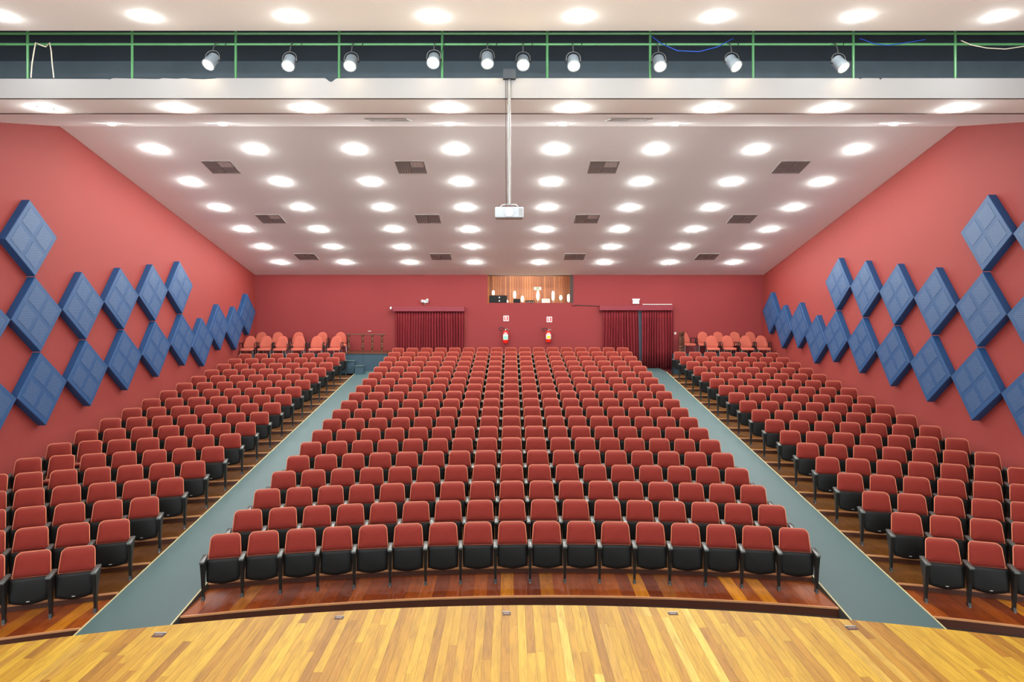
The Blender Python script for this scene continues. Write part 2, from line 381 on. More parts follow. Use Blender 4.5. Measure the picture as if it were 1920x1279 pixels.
def side_frame_mesh():
    prof = [(-.095, .578), (.19, .578), (.175, .50), (.075, .34), (.05, .06), (.075, .0), (-.04, .0), (-.02, .06), (-.05, .36)]
    hw = [.030, .030, .028, .022, .017, .02, .02, .017, .024]; n = len(prof)
    v = [(-w, a, b) for (a, b), w in zip(prof, hw)]+[(w, a, b) for (a, b), w in zip(prof, hw)]
    f = [tuple(range(n))[::-1], tuple(range(n, 2*n))]+[(i, (i+1) % n, n+(i+1) % n, n+i) for i in range(n)]
    return MB().add(v, f).mesh('side_frame', M['frame'])
def seat_meshes():
    R = {}
    out = rrect(.462, .425, .345, .022, .075)
    ctr = (0, .17)
    R['backrest'] = MB().loops(pad(out, ctr, [(.088, .012), (.08, 0), (.06, 0), (.042, .006), (.026, .016), (.013, .032), (.004, .056), (-.002, .10), (-.004, .16)], back_tr)).mesh('backrest', M['red'], True, 60)
    TB = math.radians(24)
    btl = lambda x, v, dep: (x, .09+v*math.sin(TB)+dep*math.cos(TB), .40+v*math.cos(TB)-dep*math.sin(TB))
    outl = rrect(.462, .425, .52, .022, .075)
    R['backrest_reclined'] = MB().loops(pad(outl, (0, .26), [(.088, .012), (.08, 0), (.06, 0), (.042, .006), (.026, .016), (.013, .032), (.004, .056), (-.002, .10), (-.004, .20)], btl)).mesh('backrest_reclined', M['red'], True, 60)
    R['piping_reclined'] = MB().tube([btl(x*1.004, v*1.004-.001, .046) for x, v in outl], .007, 5, True).mesh('piping_reclined', M['pip'], True)
    R['piping'] = MB().tube([back_tr(x*1.004, v*1.004-.001, .046) for x, v in out], .005, 5, True).mesh('piping', M['pip'], True)
    sh = rrect(.43, .40, .55, .05, .07)
    R['back_shell'] = MB().loops(pad([(x, v-.23) for x, v in sh], (0, .04), [(.105, .02), (.098, 0), (.084, 0)], back_tr)).mesh('back_shell', M['black'], True, 40)
    # tipped-up seat: black pan in front, red cushion behind
    pan = []
    for i in range(9):
        t = -1+2*i/8; pan.append((.228*t*1.0, .0+.042*t*t))
    pan += [(.236, .12), (.236, .34), (.228, .355), (-.228, .355), (-.236, .34), (-.236, .12)]
    ang = math.radians(8)
    tr = lambda x, v, dep: (x, .012+v*math.sin(ang)+dep, .213+v*math.cos(ang))
    R['seat_pan'] = MB().loops(pad(pan, (0, .18), [(.028, .0), (.006, 0), (0, .008), (-.004, .05)], tr)).mesh('seat_pan', M['black'], True, 40)
    R['seat_cushion'] = MB().loops(pad([(x*.985, v*.97+.004) for x, v in pan], (0, .18), [(.029, .0), (.06, 0), (.074, .02), (.078, .06)], tr)).mesh('seat_cushion', M['red'], True, 50)
    # lowered seat
    tr2 = lambda x, v, dep: (x, .09-v, .40+.02*(v/.355)-(-.0)-(.03-dep) )
    trd = lambda x, v, dep: (x, .13-(.355-v)*1.15, .40+.05*((.355-v)/.355)+dep)
    R['seat_pan_down'] = MB().loops(pad(pan, (0, .18), [(-.035, .03), (-.02, 0), (.0, .0)], trd)).mesh('seat_pan_down', M['black'], True, 40)
    R['seat_cushion_down'] = MB().loops(pad(pan, (0, .18), [(.001, .0), (.04, 0), (.058, .02), (.064, .06)], trd)).mesh('seat_cushion_down', M['red'], True, 50)
    R['number_plate'] = MB().box((-.02, -.002+.012, .255), (.02, .013, .262)).mesh('number_plate', M['white'])
    R['side_frame'] = side_frame_mesh()
    R['armrest'] = MB().bbox((-.036, -.125, .572), (.036, .21, .61), .012).mesh('armrest', M['arm'], True, 30)
    R['foot_bolt'] = MB().lathe([(.011, 0), (.011, .008), (.006, .012)], 6, (0, -.03, .0)).mesh('foot_bolt', M['chrome'])
    return R
SM = seat_meshes()
HW = .2725
seats = []       # (block, k, seat ordinal, x, y, rz, half pitch, last, down)
for k in range(K):
    xs_ = [XC]
    for s in (1, -1):
        x = XC; lst = []
        for i in range(8):
            x += s*.544*math.cos(math.atan(dfoot(k, x+s*.27))); lst.append(x)
        xs_ = xs_+lst if s > 0 else lst[::-1]+xs_
    for i, x in enumerate(xs_): seats.append(['centre', k, i+1, x, .272, i == 16])
    if k < 18:
        p = .55
        xl = [-6.145-.0085*k]
        for i in range(6): xl.append(xl[-1]-p*math.cos(math.atan(dfoot(k, xl[-1]-.28))))
        for i, x in enumerate(xl): seats.append(['left', k, i+1, x, p/2, i == 0])
        p = .558; xr = [6.37]
        for i in range(6): xr.append(xr[-1]+p*math.cos(math.atan(dfoot(k, xr[-1]+.28))))
        for i, x in enumerate(xr): seats.append(['right', k, i+1, x, p/2, i == 6])
vis = []
for s in seats:
    b, k, i, x, hp, last = s
    y = foot(k, x); u = CX+(x)*F/y
    hw = .30*F/y
    vtop = HY-(tz(k)+.88-CZ)*F/y
    if u+hw < 0 or u-hw > 1920 or vtop > 1279: continue
    vis.append(s+[y])
vis.sort(key=lambda s: s[6])
DOWN = {('left', 5, 6), ('left', 6, 6), ('left', 4, 7), ('right', 4, 7)}
near, far = vis[:300], vis[300:]
GROUP = {'centre': 'tip-up seats of the centre block', 'left': 'tip-up seats of the left block', 'right': 'tip-up seats of the right block'}
def seat_parts(b, k, i, hp, last):
    down = (b, k, i) in DOWN
    sfx = '_reclined' if down else ''
    L = [('backrest', 'backrest'+sfx, 0, None), ('piping', 'piping'+sfx, 0, 'backrest'), ('back_shell', 'back_shell', 0, None),
         ('seat_pan', 'seat_pan_down' if down else 'seat_pan', 0, None), ('seat_cushion', 'seat_cushion_down' if down else 'seat_cushion', 0, None)]
    if b != 'centre' and not down: L.append(('number_plate', 'number_plate', 0, 'seat_pan'))
    for sx in ([-hp, hp] if last else [-hp]):
        L += [('side_frame', 'side_frame', sx, None), ('armrest', 'armrest', sx, 'side_frame'), ('foot_bolt', 'foot_bolt', sx, 'side_frame')]
    return L
for b, k, i, x, hp, last, y in near:
    row = 'front row' if k == 0 else '%s row' % ORD[k+1]
    if b == 'centre':
        side, n = ('left', i) if i <= 9 else ('right', 18-i)
        lab = 'red folding seat, %s of centre block, %s from the %s aisle' % (row, ORD[n], side)
    else:
        lab = 'red folding seat, %s of %s block, %s from the aisle' % (row, b, ORD[i])
    if (b, k, i) in DOWN: lab += ', lowered seat'
    t = thing('theatre_seat', lab, 'seat', (x, y, tz(k)), math.atan(dfoot(k, x)), GROUP[b])
    par = {}
    for nm, mk, ox, pn in seat_parts(b, k, i, hp, last):
        o = bpy.data.objects.new(nm, SM[mk]); COL.objects.link(o)
        o.parent = par[pn] if pn else t
        if not pn: o.location = (ox, 0, 0)
        par[nm] = o
# the far rows: past 300 seats, one object
FM = ['red', 'pip', 'black', 'frame', 'arm', 'white', 'chrome']; fidx = {M[a].name: i for i, a in enumerate(FM)}
cache = {}
for n_, me in SM.items():
    cache[n_] = (np.array([v.co for v in me.vertices]), [tuple(p.vertices) for p in me.polygons], fidx[me.materials[0].name])
VV, FF, MI, off = [], [], [], 0
for b, k, i, x, hp, last, y in far:
    r = math.atan(dfoot(k, x)); c_, s_ = math.cos(r), math.sin(r)
    for nm, mk, ox, pn in seat_parts(b, k, i, hp, last):
        if mk in ('foot_bolt', 'number_plate'): continue
        v, f, mi = cache[mk]; px_, py_ = v[:, 0]+ox, v[:, 1]
        VV.append(np.stack([px_*c_-py_*s_+x, px_*s_+py_*c_+y, v[:, 2]+tz(k)], 1))
        FF += [tuple(a+off for a in q) for q in f]; MI += [mi]*len(f); off += len(v)
me = bpy.data.meshes.new('theatre_seat_rows'); me.from_pydata(np.concatenate(VV).tolist(), [], FF)
for a in FM: me.materials.append(M[a])
me.polygons.foreach_set('material_index', MI); me.polygons.foreach_set('use_smooth', [True]*len(MI))
me.set_sharp_from_angle(angle=math.radians(45)); me.update()
o = put('theatre_seat_rows', me); tag(o, 'far rows of red folding seats towards the back wall', 'seats'); o['kind'] = 'stuff'
# ------------------------------------------------------------------ diamond panels
def perf_mat():
    m = bpy.data.materials.new('perforated blue board'); m.use_nodes = True; nt = m.node_tree; N = nt.nodes; L = nt.links
    b = N['Principled BSDF']; b.inputs['Roughness'].default_value = .55
    tc = N.new('ShaderNodeTexCoord')
    sc = N.new('ShaderNodeVectorMath'); sc.operation = 'SCALE'; sc.inputs['Scale'].default_value = 1/.036; L.new(tc.outputs['Object'], sc.inputs[0])
    fr = N.new('ShaderNodeVectorMath'); fr.operation = 'FRACTION'; L.new(sc.outputs[0], fr.inputs[0])
    sb = N.new('ShaderNodeVectorMath'); sb.operation = 'SUBTRACT'; sb.inputs[1].default_value = (.5, .5, .5); L.new(fr.outputs[0], sb.inputs[0])
    sp = N.new('ShaderNodeSeparateXYZ'); L.new(sb.outputs[0], sp.inputs[0])
    cb = N.new('ShaderNodeCombineXYZ'); L.new(sp.outputs[1], cb.inputs[0]); L.new(sp.outputs[2], cb.inputs[1])
    ln = N.new('ShaderNodeVectorMath'); ln.operation = 'LENGTH'; L.new(cb.outputs[0], ln.inputs[0])
    lt = N.new('ShaderNodeMath'); lt.operation = 'LESS_THAN'; lt.inputs[1].default_value = .135; L.new(ln.outputs['Value'], lt.inputs[0])
    mx = N.new('ShaderNodeMix'); mx.data_type = 'RGBA'; mx.inputs[6].default_value = lin(22, 66, 110); mx.inputs[7].default_value = lin(168, 172, 168)
    L.new(lt.outputs[0], mx.inputs[0]); L.new(mx.outputs[2], b.inputs['Base Color'])
    return m
M['perf'] = perf_mat()
HD = .80                  # half diagonal
TH = .17
def panel_meshes(sgn):
    a = math.radians(6.0); ca, sa = math.cos(a), math.sin(a)
    def q(u, v, t): return (sgn*t, u*ca-v*sa, u*sa+v*ca)      # u along the slope, v across, t out of the wall
    D = lambda cu, cv, r, t: [q(cu-r, cv, t), q(cu, cv-r, t), q(cu+r, cv, t), q(cu, cv+r, t)]
    body = MB().loops([D(0, 0, HD, 0), D(0, 0, HD, TH-.01), D(0, 0, HD-.012, TH)]).mesh('frame_board', M['blue'])
    ins = []
    for cu, cv in ((0, .385), (.385, 0), (0, -.385), (-.385, 0)):
        # inset field, edges along the diamond's own sides
        ins.append((q(cu*.93, cv*.93, TH), MB().loops([D(0, 0, .285, -.004), D(0, 0, .285, .004)]).mesh('perforated_field', M['perf'])))
    return body, ins
PML, PMR = panel_meshes(1), panel_meshes(-1)
Ld = {'T0': (52,440), 'A0': (68,590), 'B0': (82,737), 'A1': (153,571), 'B1': (170,706), 'A2': (226,558), 'B2': (241,681), 'A3': (286,546), 'B3': (296,660),
      'A4': (336,537), 'B4': (343,642), 'C5': (381,642), 'C6': (411,614), 'C7': (441,616), 'C8': (465,590)}
Rd = {'T0': (1853,438), 'A0': (1837,582), 'B0': (1825,724), 'A1': (1750,563), 'B1': (1738,695), 'A2': (1682,551), 'B2': (1672,672), 'A3': (1624,542), 'B3': (1616,652),
      'A4': (1573,533), 'B4': (1566,636), 'C5': (1530,637), 'C6': (1499,611), 'C7': (1471,614), 'C8': (1446,588)}
def place_panels(dic, X, sgn, side):
    pts = {}
    for n_, (x, y) in dic.items():
        d = (X+sgn*TH)*F/(x-CX); pts[n_] = Vector((X, d, CZ-(y-HY)*d/F))
    # regular lattice for the two long rows (fit), measured places for the zigzag tail
    u = Vector((0, math.cos(math.radians(6.0)), math.sin(math.radians(6.0)))); v = Vector((0, -u.z, u.y))
    org = sum(((pts['A%d' % i]-u*(1.595*i)) for i in range(5)), Vector())/5
    orb = sum(((pts['B%d' % i]-u*(1.595*i)+v*1.66) for i in range(5)), Vector())/5
    org = (org+orb)/2
    fin = {}
    for i in range(-1, 5):
        fin['A%d' % i] = org+u*(1.61*i); fin['B%d' % i] = org+u*(1.61*i)-v*1.615
    fin['T0'] = org+v*1.615; fin['T-1'] = org+v*1.615-u*1.61
    for i in (5, 6, 7, 8): fin['C%d' % i] = pts['C%d' % i]
    prev = fin['B4']
    for i in (5, 6, 7, 8):                      # keep neighbours edge to edge
        p = fin['C%d' % i]; w = p-prev; du, dv = w.dot(u), w.dot(v); need = 2*HD+.015-abs(dv)
        if du < need: p = p+u*(need-du); fin['C%d' % i] = p
        prev = p
    names = {'T': 'top', 'A': 'upper', 'B': 'lower', 'C': 'zigzag'}
    for n_, p in fin.items():
        r, i = n_[0], int(n_[1:])
        if n_ == 'T-1' and side == 'left': continue
        if r == 'T': lab = 'blue perforated diamond panel, highest on the %s wall%s' % (side, '' if i == 0 else ', cut by the frame')
        elif r == 'C': lab = 'blue diamond panel in zigzag tail of %s wall, %s from back corner' % (side, ORD[9-i])
        else: lab = 'blue perforated diamond panel, %s row on %s wall, %s from the stage' % (names[r], side, ORD[i+2])
        t = thing('acoustic_panel', lab, 'wall panel', p, 0, 'blue diamond panels on the %s wall' % side)
        bm_, ins = PML if sgn > 0 else PMR
        put('frame_board', bm_, t)
        for loc, m_ in ins: put('perforated_field', m_, t, loc)
place_panels(Ld, WL, 1, 'left'); place_panels(Rd, WR, -1, 'right')
# ------------------------------------------------------------------ ceiling downlights
dl_ring = MB().lathe([(.14, -.0), (.14, -.006), (.13, -.010), (.104, -.006), (.104, 0)], 24).mesh('trim_ring', M['white'], True, 40)
dl_dome = MB().lathe([(.10, -.001), (.098, -.018), (.075, -.038), (.02, -.046)], 12).mesh('diffuser', M['lamp'], True, 60)
def downlight(p, slope, lab, grp, sc=1):
    t = thing('downlight', lab, 'ceiling light', p, 0, grp); t.rotation_euler = (slope, 0, 0); t.scale = (sc, sc, sc)
    put('trim_ring', dl_ring, t); put('diffuser', dl_dome, t)
sl_main = -math.atan(320/F); sl_strip = math.atan(.207)
rows = [280, 341, 389, 430, 463, 492]
for r, y in enumerate(rows):
    d = 10097.0/(880-y)
    for n in range(8):
        X = -1.32+2.434*(n-3)
        side = 'left' if n < 4 else 'right'; q = n+1 if n < 4 else 8-n
        downlight((X, d, ceil_z(d)), sl_main, 'round downlight in sloped ceiling, %s row from the back wall, %s from %s wall' % (ORD[6-r], ORD[q], side), 'downlights in the sloped ceiling', .95)
for n, x in enumerate((210, 418, 842, 1055, 1265, 1675)):
    d = .65*F/(HY-232-.207*F); downlight((P(x, 232, d).x, d, strip_z(d)), sl_strip, 'round downlight on the upstand below the bridge joint, %s from left' % ORD[n+1], 'downlights on the ceiling strip', .85)
for n, x in enumerate((85, 332, 578, 842, 1073, 1335, 1557, 1795)):
    d = 2.90*F/(HY-203); downlight((P(x, 203, d).x, d, ZS1), 0, 'round downlight under the lighting bridge, %s from left' % ORD[n+1], 'downlights under the bridge', .85)
for n, x in enumerate((5, 272, 545, 812, 1087, 1345, 1608, 1872)):
    d = 3.71*F/(HY-31); downlight((P(x, 31, d).x, d, ZS2), 0, 'round downlight in ceiling above the green railing, %s from left' % ORD[n+1], 'downlights above the gallery', .6)
# ------------------------------------------------------------------ ceiling vents
def vent(x, y, lab, pale, strip=False):
    if strip:
        d = .65*F/(HY-y-.207*F); p = Vector((P(x, y, d).x, d, strip_z(d))); rx = sl_strip
    else: p = on_ceil(x, y); rx = sl_main
    t = thing('air_vent', lab, 'vent', p, 0, 'square air vents in the ceiling'); t.rotation_euler = (rx, 0, 0)
    h = .37
    fr = MB()
    for a, b in (((-h,-h,-.02),(h,-h+.035,0)), ((-h,h-.035,-.02),(h,h,0)), ((-h,-h+.035,-.02),(-h+.035,h-.035,0)), ((h-.035,-h+.035,-.02),(h,h-.035,0)), ((-.012,-h+.035,-.018),(.012,h-.035,0)), ((-h+.035,-.012,-.018),(-.012,.012,0)), ((.012,-.012,-.018),(h-.035,.012,0))): fr.box(a, b)
    fr.build('frame', M['ventd'], t)
    for qi, (qx, qy) in enumerate(((-1, -1), (1, -1), (-1, 1), (1, 1))):
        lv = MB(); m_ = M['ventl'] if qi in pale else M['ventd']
        for s in range(5):
            a = .014+s*(h-.05)/5
            if qi in (0, 3): lv.box((min(qx*.012, qx*(h-.035)), min(qy*a, qy*(a+.045)), -.014), (max(qx*.012, qx*(h-.035)), max(qy*a, qy*(a+.045)), -.006))
            else: lv.box((min(qx*a, qx*(a+.045)), min(qy*.012, qy*(h-.035)), -.014), (max(qx*a, qx*(a+.045)), max(qy*.012, qy*(h-.035)), -.006))
        lv.build('louvre', m_, t)
for r, (y, xs_) in enumerate(((313, (415, 771, 1131, 1482)), (410, (508, 803, 1100, 1391)), (481, (575, 827, 1077, 1325)))):
    for n, x in enumerate(xs_):
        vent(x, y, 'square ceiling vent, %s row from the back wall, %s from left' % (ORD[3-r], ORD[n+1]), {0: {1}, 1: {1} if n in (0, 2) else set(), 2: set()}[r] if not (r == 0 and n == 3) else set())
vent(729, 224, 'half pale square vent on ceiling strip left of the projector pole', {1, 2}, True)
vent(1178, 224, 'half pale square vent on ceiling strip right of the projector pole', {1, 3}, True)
# ------------------------------------------------------------------ gallery railing, spots, ropes
DR = 10.15
zr1, zr2 = P(0, 83, DR).z, P(0, 63, DR).z
rail = thing('gallery_railing', 'green painted pipe railing of the lighting gallery', 'railing', (0, DR, CZ+3.14))
zb = CZ+3.14
for px_ in (-150, 52, 248, 442, 636, 829, 1026, 1219, 1412, 1600, 1791, 1985):
    X = P(px_, 0, DR).x; MB().tube([(X, 0, 0), (X, 0, zr2+.25-zb)], .019, 8).build('post', M['green'], rail, True)
for z in (zr1, zr2): MB().tube([(WL+.05, 0, z-zb), (WR-.05, 0, z-zb)], .019, 8).build('rail', M['green'], rail, True)
spots = [(390, 122, -.25, .1), (540, 124, .05, 0), (656, 124, 0, -.05), (812, 118, 0, -.5), (914, 120, .05, .3), (981, 122, 0, -.45), (1076, 124, 0, -.05), (1238, 125, .02, .05), (1381, 125, .35, .05), (1582, 127, .3, .1)]
wordx = ['leftmost', 'second', 'third', 'fourth', 'fifth', 'sixth', 'seventh', 'eighth', 'ninth', 'rightmost']
for n, (sx, sy, yaw, pit) in enumerate(spots):
    dz = 9.90; p = P(sx, sy, dz)
    t = thing('stage_spotlight', ('%s grey can spotlight hanging from the gallery rail' % wordx[n]) if n in (0, 9) else ('%s can spotlight from left on the gallery rail' % wordx[n]), 'spotlight', (p.x, dz, p.z), 0, 'lit stage spotlights')
    # local: lens at the origin, can axis tilted down towards the stage
    ax = Vector((math.sin(yaw), -math.cos(yaw)*math.cos(.85+pit*.3), -math.sin(.85+pit*.3))).normalized()
    q = Vector((0, 0, -1)).rotation_difference(ax).to_matrix()
    R_ = lambda v: q @ Vector(v)
    def lath(prof, nn=16):
        mb = MB().lathe(prof, nn); mb.v = [tuple(R_(v)) for v in mb.v]; return mb
    lath([(.088, .012), (.088, .09), (.083, .10), (.083, .19), (.06, .215), (.03, .235)]).build('can', M['canmat'], t, True, angle=35)
    lath([(.094, .0), (.094, .016), (.084, .02), (.084, .0)]).build('rim', M['canmat'], t, True, angle=35)
    lath([(.082, .004), (.06, -.004), (.02, -.008)]).build('lens', M['warm'], t, True, angle=60)
    c0 = R_((0, 0, .12)); hang = Vector((c0.x*.6, DR-dz, zr1-p.z))
    yk = []
    for i in range(9):
        a = math.pi*i/8; yk.append(c0+Vector((.105*math.cos(a), 0, 0))+Vector((0, .02, .15))*math.sin(a)**.6)
    MB().tube(yk, .0055, 6).build('yoke', M['steel'], t, True)
    for s in (-1, 1): MB().lathe([(.013, -.012), (.013, .012)], 8, tuple(c0+Vector((s*.105, 0, 0))), 'x').build('knob', M['rubber'], t)
    MB().tube([c0+Vector((0, .02, .15)), Vector((c0.x, hang.y*.6, hang.z-.045)), Vector((c0.x, hang.y, hang.z+.02))], .008, 6).build('clamp', M['steel'], t, True)
    MB().tube([R_((0, 0, .23)), R_((.05, 0, .27)), Vector((c0.x+.10, .15, .16)), Vector((c0.x+.14, .22, hang.z+.02))], .005, 5).build('cable', M['rubber'], t, True)
    ld = bpy.data.lights.new('stage_spot', 'SPOT'); ld.energy = SPOT_W; ld.color = (1, .80, .52); ld.spot_size = math.radians(70); ld.spot_blend = .7; ld.shadow_soft_size = .08
    lo = bpy.data.objects.new('spot_beam', ld); COL.objects.link(lo); lo.parent = t; lo.location = ax*.03
    lo.rotation_euler = Vector((0, 0, -1)).rotation_difference(ax).to_euler()
def cable(name, pts, r, m, lab, cat):
    return tag(MB().tube(pts, r, 6).build(name, m, None, True), lab, cat)
DQ = DR-.03
cable('rope', [P(58, 146, DQ), P(60, 120, DQ), P(64, 95, DQ), P(67, 80, DQ-.02), P(75, 84, DQ-.03), P(86, 88, DQ-.02), P(93, 80, DQ), P(96, 95, DQ), P(98, 120, DQ), P(101, 146, DQ)], .009, M['rope'], 'off white rope looped over the gallery rail at far left', 'rope')
cable('rope', [P(1802, 76, DQ), P(1820, 84, DQ), P(1850, 90, DQ), P(1885, 92, DQ), P(1925, 86, DQ), P(1960, 84, DQ)], .007, M['rope'], 'pale cord sagging over the gallery rail at far right', 'rope')
cable('cable', [P(1222, 68, DQ), P(1240, 82, DQ), P(1270, 95, DQ), P(1310, 97, DQ), P(1345, 88, DQ), P(1375, 72, DQ)], .006, M['bluecab'], 'blue cable drooping between the eighth and ninth spotlights', 'cable')
cable('cable', [P(1612, 72, DQ), P(1640, 82, DQ), P(1665, 85, DQ), P(1700, 80, DQ), P(1735, 74, DQ)], .006, M['bluecab'], 'blue cable drooping right of the rightmost spotlight', 'cable')
# ------------------------------------------------------------------ projector
DP = 9.93
pj = P(955, 398, DP)
t = thing('projector', 'white ceiling projector with glowing lens on a long pole', 'projector', pj)
MB().bbox((-.205, -.02, -.075), (.205, .30, .075), .015).build('casing', M['projc'], t, True, angle=30)
MB().lathe([(.062, -.055), (.062, -.02)], 20, (0, 0, 0), 'y').build('lens_ring', M['steel'], t, True, angle=40)
MB().lathe([(.055, -.058), (.03, -.066), (.01, -.068)], 20, (0, 0, 0), 'y').build('lens', M['projl'], t, True, angle=60)
for i in range(6): MB().box((.135, -.026, -.05+.018*i), (.195, -.02, -.042+.018*i)).build('vent_slot', M['ventd'], t)
for s in (-1, 1): MB().tube([(s*.14, .1, .075), (s*.10, .1, .12), (0, .1, .13)], .008, 6).build('bracket', M['steel'], t, True)
MB().tube([(0, .08, .12), (0, .08, P(0, 132, DP).z-pj.z)], .021, 12).build('pole', M['steel'], t, True)
MB().tube([(-.045, .08, .10), (-.05, .08, 1.0), (-.055, .08, P(0, 132, DP).z-pj.z)], .004, 5).build('cable', M['rubber'], t, True)
MB().box((-.09, .02, P(0, 146, DP).z-pj.z), (.09, .14, P(0, 128, DP).z-pj.z)).build('mount', M['dark'], t)
# ------------------------------------------------------------------ back wall: curtains, signs, extinguishers, booth
def curtain(x0, x1, ytop, zbot, lab, grp, nf, tdepth=.085, taper=0):
    d = WB-.12; X0, X1 = P(x0, 0, d).x, P(x1, 0, d).x; z1 = P(0, ytop, d).z
    n = nf*8; rng = random.Random(x0); ph = [rng.uniform(-.5, .5) for _ in range(nf+2)]; am = [rng.uniform(.5, 1.2) for _ in range(nf+2)]
    v = []; lev = [0, .15, .4, .7, 1]
    for li in lev:
        for i in range(n+1):
            t = i/n; fi = t*nf; j = int(fi); w = am[j]*(1-(fi-j))+am[j+1]*(fi-j); pp = ph[j]*(1-(fi-j))+ph[j+1]*(fi-j)
            xx = X0+(X1-X0)*t+.012*math.sin(7*t+3*li)+taper*(li)*(t-.5)
            v.append((xx, d-tdepth*w*(.6+.4*li)*math.sin(2*math.pi*fi+pp*(1+li)), z1+(zbot-z1)*li))
    f = [(a*(n+1)+i, a*(n+1)+i+1, (a+1)*(n+1)+i+1, (a+1)*(n+1)+i) for a in range(len(lev)-1) for i in range(n)]
    o = MB().add(v, f).build('door_curtain', M['velvet'], None, True, angle=80)
    md = o.modifiers.new('thick', 'SOLIDIFY'); md.thickness = .008
    return tag(o, lab, 'curtain', grp)
curtain(741, 870, 583, ZB+.02, 'dark red velvet curtain over the left doorway', 'door curtains', 26)
curtain(1131, 1196, 581, ZB+.02, 'dark red velvet curtain, left half of the right doorway', 'door curtains', 13, taper=.1)
curtain(1203, 1262, 581, ZB+.02, 'dark red velvet curtain, right half of the right doorway', 'door curtains', 12)
def pelmet(x0, x1, y0, y1, lab):
    d = WB-.25; a, b = P(x0, y1, d), P(x1, y0, d)
    t = thing('curtain_pelmet', lab, 'pelmet', ((a.x+b.x)/2, WB, a.z), 0, 'curtain pelmets'); w = (b.x-a.x)/2; h = b.z-a.z
    MB().bbox((-w, -.25, 0), (w, -.22, h), .006).build('front_board', M['pelmet'], t)
    MB().box((-w, -.22, h-.02), (w, 0, h)).build('top_board', M['pelmet'], t)
    for s in (-1, 1): MB().box((min(s*w, s*(w-.02)), -.22, 0), (max(s*w, s*(w-.02)), 0, h-.02)).build('end_board', M['pelmet'], t)
    return t
pl = pelmet(736, 871, 575, 584, 'dark red pelmet above the left doorway curtain')
pelmet(1124, 1262, 573, 582, 'red pelmet above the right doorway curtains')
q = P(733, 578, WB-.2)
MB().lathe([(.05, -.03), (.06, 0), (.05, .03)], 16, tuple(q-pl.location), 'x').build('rail_end_cap', M['white'], pl, True)['label'] = 'white round end cap'
a, b = P(1195, 575, WB-.03), P(1204, 693, WB-.03)
struct(MB().box((P(1190,0,WB).x, WB-.03, ZB), (P(1212,0,WB).x, WB-.005, P(0, 578, WB).z)).build('door_1', M['doorleaf']), 'dark blue grey door showing between the right curtains')
# emergency lights
def emergency(x, y, lab, twin):
    p = P(x, y, WB); t = thing('emergency_light', lab, 'emergency light', (p.x, WB, p.z), 0, 'emergency lights above the doors')
    MB().bbox((-.13, -.07, -.02), (.13, 0, .09), .012).build('battery_box', M['white'], t, True, angle=30)
    if twin:
        for s in (-1, 1):
            MB().lathe([(.05, -.14), (.06, -.10), (.03, -.06)], 14, (s*.10, -.02, .07+s*.02), 'y').build('lamp_head', M['white'], t, True)
            MB().lathe([(.045, -.146), (.01, -.15)], 14, (s*.10, -.02, .07+s*.02), 'y').build('lamp_glass', M['steel'], t, True)
        MB().tube([(0, -.03, -.02), (0, -.03, -.09)], .02, 8).build('stem', M['ventd'], t, True)
    else:
        MB().box((-.15, -.10, .05), (.15, 0, .10)).build('lamp_cover', M['white'], t)
        MB().box((-.13, -.06, -.10), (.13, -.005, -.02)).build('lower_case', M['ventl'], t)
emergency(797, 567, 'white twin head emergency light above the left curtain', True)
emergency(1192, 565, 'white boxy emergency light above the right curtains', False)
tag(MB().tube([P(1205, 571, WB-.02), P(1260, 571, WB-.02)], .018, 8).build('conduit', M['ventl'], None, True), 'pale conduit running right above the right pelmet', 'conduit')
tag(MB().tube([P(1074, 572, WB-.015), P(1124, 574, WB-.015)], .015, 8).build('conduit', M['gap'], None, True), 'dark conduit from the booth to the right pelmet', 'conduit')
t = thing('junction_box', 'small red junction box below right corner of the booth', 'box', P(1075, 571, WB))
MB().bbox((-.06, -.06, -.05), (.06, 0, .05), .008).build('housing', M['pelmet'], t); MB().box((-.04, -.065, -.03), (.04, -.06, .03)).build('cover', M['back'], t)
